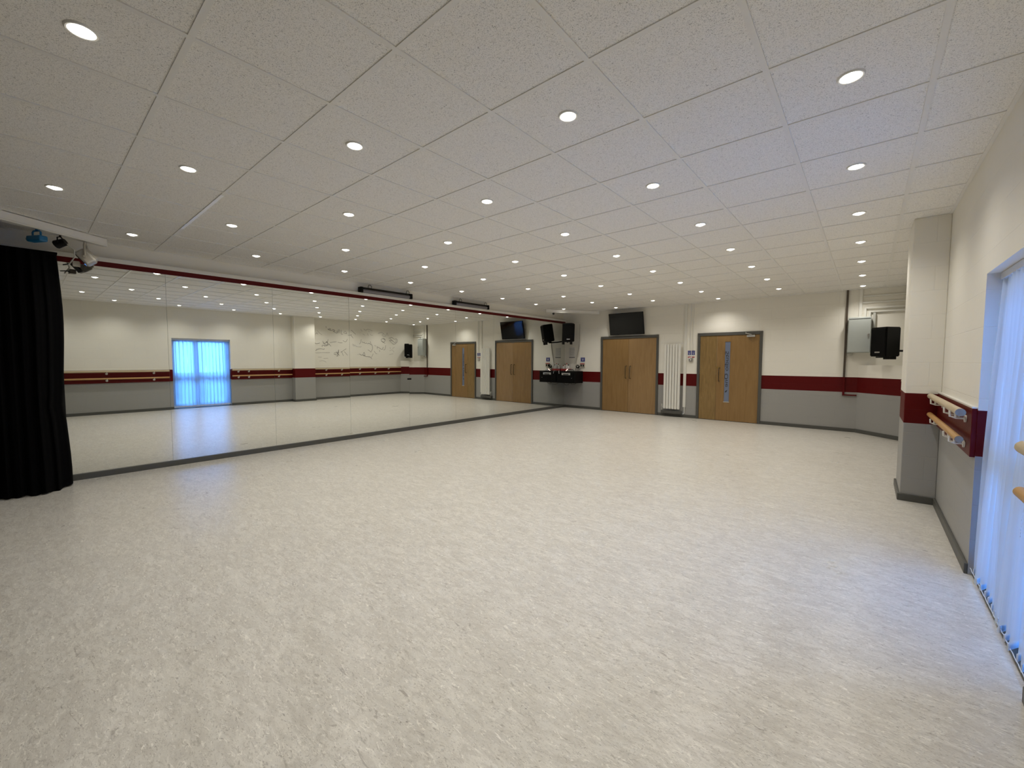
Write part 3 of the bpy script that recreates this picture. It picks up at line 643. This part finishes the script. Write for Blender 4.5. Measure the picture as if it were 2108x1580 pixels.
back = [[b.verts.new((XM+0.022, y1-0.004, 0.012+(2.433)*j/NZ)) for j in range(NZ+1)], [b.verts.new((XM+0.022, y0, 0.012+(2.433)*j/NZ)) for j in range(NZ+1)]]
for j in range(NZ):
    b.faces.new((back[0][j], grid[j][0], grid[j+1][0], back[0][j+1])); b.faces.new((grid[j][N], back[1][j], back[1][j+1], grid[j+1][N])); b.faces.new((back[1][j], back[0][j], back[0][j+1], back[1][j+1]))
b.faces.new([back[0][NZ]]+grid[NZ]+[back[1][NZ]]); b.faces.new([back[1][0]]+grid[0][::-1]+[back[0][0]])
t = thing('stage_curtain', 'full-height black gathered drape at the left end of the mirrors', 'curtain', (0, 0, 0))
obj('drape', b, 'cloth', t, smooth=True)
obj('curtain_header', bx(XM+0.025, XM+0.36, YF+0.05, 0.262, 2.4455, 2.462, bev=0.003), 'cloth', t)

# ------------------------------------------------------------------ window with glazed doors and vertical blind
FX = XR+0.215
b = BM()
def fr(b, y0, y1, z0, z1, w, x0=FX, x1=FX+0.07):
    box(b, x0, x1, y0, y0+w, z0, z1); box(b, x0, x1, y1-w, y1, z0, z1); box(b, x0, x1, y0+w, y1-w, z0, z0+w); box(b, x0, x1, y0+w, y1-w, z1-w, z1)
fr(b, WY0, WY1, 0, WZ1, 0.03)
win = struct('window_1', b, 'upvc')
YM = 3.10
for (a, c) in ((WY0+0.032, YM-0.002), (YM+0.002, WY1-0.032)):
    b = BM(); fr(b, a, c, 0.052, WZ1-0.032, 0.055, FX+0.005, FX+0.06); box(b, FX+0.005, FX+0.06, a+0.055, c-0.055, 0.775, 0.885)
    s = obj('glazed_leaf', b, 'upvc', win)
    b = BM(); box(b, FX+0.03, FX+0.036, a+0.053, c-0.053, 0.085, 0.777); box(b, FX+0.03, FX+0.036, a+0.053, c-0.053, 0.883, WZ1-0.085); obj('glass_pane', b, 'glass', s)
b = BM(); box(b, FX-0.045, FX-0.03, YM-0.055, YM-0.04, 0.93, 1.05); tube(b, [(FX-0.04, YM-0.047, 1.0), (FX+0.0, YM-0.047, 1.0)], 0.008, 8); obj('door_lever', b, 'steel', win)
obj('threshold', bx(XR+0.02, FX, WY0, WY1, 0.0, 0.012), 'skirt', win)
t = thing('vertical_blind', 'sheer white vertical blind glowing blue in the window recess', 'blind', (0, 0, 0))
BX = XR+0.075
obj('head_rail', bx(BX-0.02, BX+0.02, WY0+0.01, WY1-0.01, WZ1-0.045, WZ1-0.004, bev=0.003), 'upvc', t)
n = 16; random.seed(11)
for k in range(n):
    yc = WY0+0.045+(WY1-WY0-0.09)*k/(n-1); w = 0.062; sk = 0.0
    b = BM(); a0 = math.radians(62+random.uniform(-7, 7)); drift = random.uniform(-0.012, 0.006)
    rows = []
    for j in range(13):
        f = j/12; z = WZ1-0.05-(WZ1-0.05-0.045)*f; a = a0+math.radians(random.uniform(-2, 2)+6*math.sin(f*4+k)); row = []
        for q in range(5):
            s = -1+q/2; cv = 0.006*(1-s*s)
            row.append(b.verts.new((BX+drift*f-0.040*f+math.cos(a)*w*s+cv*math.sin(a), yc+math.sin(a)*w*s-cv*math.cos(a), z)))
        rows.append(row)
    for j in range(12):
        for q in range(4): b.faces.new((rows[j][q], rows[j][q+1], rows[j+1][q+1], rows[j+1][q]))
    sl = obj('slat', b, 'blind', t, smooth=True)
    b = BM(); box(b, -w*0.9, w*0.9, -0.0022, 0.0022, 0.040, 0.075, mtx=Matrix.Translation((BX-0.040+drift, yc, 0)) @ Matrix.Rotation(a0, 4, 'Z')); obj('bottom_weight', b, 'upvc', sl)
b = BM()
for xo in (-0.05, 0.05): tube(b, [(BX-0.04+xo*0.6, WY0+0.03+0.0*k, 0.06) for k in (0,)] + [(BX-0.04+xo*0.6, WY0+0.03+(WY1-WY0-0.06)*k/40, 0.06-0.006*abs(math.sin(k*PI/2.6))) for k in range(1, 41)], 0.0018, 5)
obj('link_chain', b, 'upvc', t)
b = BM()
for zz in range(80): z = 0.55+zz*0.0155; cyl(b, (BX-0.045, WY0+0.42, z), (BX-0.045, WY0+0.42, z+0.008), 0.003, seg=6)
obj('pull_chain', b, 'upvc', t)
g = struct('ground', bx(XR+RT, XR+14, -8, 16, -0.14, -0.04), 'pav')
# low garden wall seen as a vague band through the blind
tag(obj('garden_wall', bx(XR+4.0, XR+4.25, -8, 16, -0.04, 0.85), 'pav'), 'low pale wall outside, dimly behind the blind', 'wall')

# ------------------------------------------------------------------ red boards and ballet barres on the window wall
bt = 0.024
for i, (a, c) in enumerate(((YF+0.002, WY0-0.01), (WY1+0.01, COL_Y0-0.002), (COL_Y1+0.002, 9.635))):
    s = struct('trim_%d' % (5+i), bx(XR-bt, XR, a, c, BAND0-0.01, BAND1+0.010, bev=0.002), 'redbd')
    obj('top_edge', bx(XR-bt-0.001, XR, a, c, BAND1+0.010, BAND1+0.020), 'whiteg', s)
RXU, RXL = XR-0.073, XR-0.073
def barre(label, y0, y1, z, x, r, m, brs):
    t = thing('ballet_barre', label, 'barre', (x, (y0+y1)/2, z), 0, None); L = y1-y0
    b = BM(); cyl(b, (0, -L/2, 0), (0, L/2, 0), r, seg=24); obj('rail', b, m, t, smooth=True)
    for s in (-1, 1):
        b = BM(); cyl(b, (0, s*L/2, 0), (0, s*(L/2+0.002), 0), r*0.97, seg=24); obj('end_grain', b, 'endg', t)
    wx = XR-bt-x
    for yb in brs:
        yy = yb-(y0+y1)/2; b = BM()
        tube(b, [(wx, yy, -r-0.028), (0.0, yy, -r-0.028), (-0.012, yy, -r-0.022), (-r-0.004, yy, -r-0.018), (-r-0.006, yy, -0.005)], 0.006, 8)
        tube(b, [(0, yy, -r-0.028), (0, yy, -r+0.004)], 0.008, 8)
        br = obj('bracket', b, 'whiteg', t, smooth=True)
        b = BM(); cyl(b, (wx-0.0015, yy, -r-0.028), (wx-0.011, yy, -r-0.028), 0.024, seg=18); obj('wall_rosette', b, 'whiteg', br, smooth=True)
for nm, (a, c), brs in (('by the camera, before the window', (YF+0.1, 2.46), (1.27, 2.15, 0.2)), ('between window and pier', (3.885, 5.53), (4.05, 4.32, 5.15)), ('beyond the pier, under the signatures', (6.21, 9.60), (6.65, 7.20, 7.88, 8.50, 9.07))):
    barre('thick pale upper ballet barre on the window wall %s' % nm, a, c, 1.035, RXU, 0.025, 'railp', brs)
    barre('thinner golden lower ballet barre on the window wall %s' % nm, a, c, 0.862, RXL, 0.021, 'rail', brs)

# ------------------------------------------------------------------ marker signatures on the window wall beyond the pier
F_ = 855.125
def wallpt(cx, cy):
    u = 640+cx/10.54; v = 650+cy/10.54
    d = r2*((u-1054)/F_) + u2*((790-v)/F_) + fw
    X = 2*XM-XR; k = X/d.x
    return (XR-0.0012, d.y*k, HC+d.z*k-0.085)
SG = [
 (1, [[(320,190),(326,220),(322,232)],[(355,250),(400,270),(425,255),(400,245),(380,262),(440,285),(480,262),(520,300),(470,300),(540,335),(565,335),(555,300)],[(590,262),(580,335)],[(612,262),(606,342)],[(650,275),(655,365),(690,360)],[(705,340),(738,300),(772,355),(720,345)]]),
 (0, [[(130,280),(180,340),(240,382)],[(90,372),(120,330),(150,362),(100,350)]]),
 (1, [[(865,285),(915,335),(965,382)],[(800,388),(850,402),(876,384)],[(860,398),(912,466)]]),
 (0, [[(1075,272),(1110,322)],[(1140,262),(1182,292),(1232,270),(1322,302)],[(1120,370),(1162,402)],[(1220,360),(1240,412)],[(1280,378),(1310,405),(1340,398)],[(1245,300),(1260,335)]]),
 (0, [[(1445,365),(1520,340),(1572,372),(1540,402),(1612,425),(1645,350),(1672,420)],[(1560,360),(1600,400)]]),
 (1, [[(1510,500),(1560,470),(1612,502),(1570,560),(1520,520),(1600,575)],[(1570,470),(1582,488),(1596,506)],[(1574,474),(1590,508)]]),
 (1, [[(1680,470),(1750,450),(1802,490),(1850,480),(1872,542),(1800,602),(1740,562),(1700,510),(1752,515),(1792,545),(1832,572),(1840,510)],[(1720,480),(1760,530)]]),
 (1, [[(65,545),(120,572),(190,556)],[(250,520),(300,562),(340,520),(362,602),(300,622),(250,602),(240,642)],[(320,540),(382,572),(432,632)],[(260,560),(340,600),(400,590)],[(370,480),(350,560)]]),
 (1, [[(410,552),(480,535),(550,530)],[(580,542),(640,556),(682,550)],[(690,505),(740,532),(770,515),(785,470)]]),
 (1, [[(95,725),(130,690),(200,680),(280,690),(285,670)]]),
 (0, [[(90,765),(410,762)],[(150,860),(230,862)],[(270,890),(370,888)],[(180,950),(262,940),(332,975)]]),
 (1, [[(490,790),(560,802),(602,700),(580,852)],[(540,742),(622,832)],[(500,770),(610,770)],[(640,762),(702,722),(762,682)],[(720,742),(790,822)],[(660,740),(702,832)],[(550,850),(600,800)]]),
 (1, [[(1085,488),(1072,560),(1045,592)],[(1100,540),(1130,560),(1150,552),(1175,580),(1200,568),(1230,588),(1255,570),(1292,600),(1322,612),(1332,700),(1300,765)],[(1280,535),(1302,592)],[(1230,720),(1262,735),(1300,765)]]),
 (1, [[(1380,620),(1398,642)],[(1428,640),(1440,705)],[(1430,655),(1470,665),(1500,690),(1545,705),(1562,660)],[(1620,620),(1600,712),(1570,715)]]),
 (1, [[(1015,815),(1025,822)],[(1040,802),(1110,828),(1152,770),(1170,850),(1130,832),(1190,860),(1240,862),(1292,876),(1320,912)],[(1350,800),(1310,880)],[(1370,742),(1400,792),(1432,802)],[(1480,720),(1492,762)]]),
 (0, [[(1700,742),(1760,722),(1802,772)],[(1812,660),(1760,692)],[(1700,822),(1782,802)],[(1712,660),(1722,700)]]),
 (0, [[(890,592),(960,622),(1002,652),(1090,650)],[(900,620),(940,640)]]),
]
random.seed(21)
for dark, strokes in SG:
    b = BM()
    for st in strokes:
        P = [Vector(wallpt(*p)) for p in st]
        Q = []
        for i in range(len(P)-1):
            p0, p1, p2, p3 = P[max(i-1, 0)], P[i], P[i+1], P[min(i+2, len(P)-1)]
            for q in range(4):
                s = q/4; Q.append(0.5*((2*p1)+(-p0+p2)*s+(2*p0-5*p1+4*p2-p3)*s*s+(-p0+3*p1-3*p2+p3)*s**3))
        Q.append(P[-1])
        Ls = sum((Q[i+1]-Q[i]).length for i in range(len(Q)-1))
        if Ls > 0.30:                                   # long strokes are joined-up handwriting
            W, acc, i = [], 0.0, 0
            nn = int(Ls/0.012)
            cum = [0.0]
            for i in range(len(Q)-1): cum.append(cum[-1]+(Q[i+1]-Q[i]).length)
            i = 0; amp = random.uniform(0.016, 0.030)
            for q in range(nn+1):
                t_ = Ls*q/nn
                while i < len(cum)-2 and cum[i+1] < t_: i += 1
                f_ = (t_-cum[i])/max(1e-6, cum[i+1]-cum[i]); p_ = Q[i].lerp(Q[i+1], min(1, f_))
                ph = t_/0.052*2*PI
                W.append(Vector((p_.x, p_.y+0.012*math.cos(ph), p_.z+amp*math.sin(ph)*(0.6+0.4*math.sin(t_*19)))))
            Q = W
        tube(b, Q, 0.0048 if dark else 0.0042, 5)
        for v in b.verts: pass
    for v in b.verts: v.co.x = XR - 0.0002 + (v.co.x-(XR-0.0012))*0.15 - 0.0010
    obj('signature', b, 'marker' if dark else 'faint', wall_right)
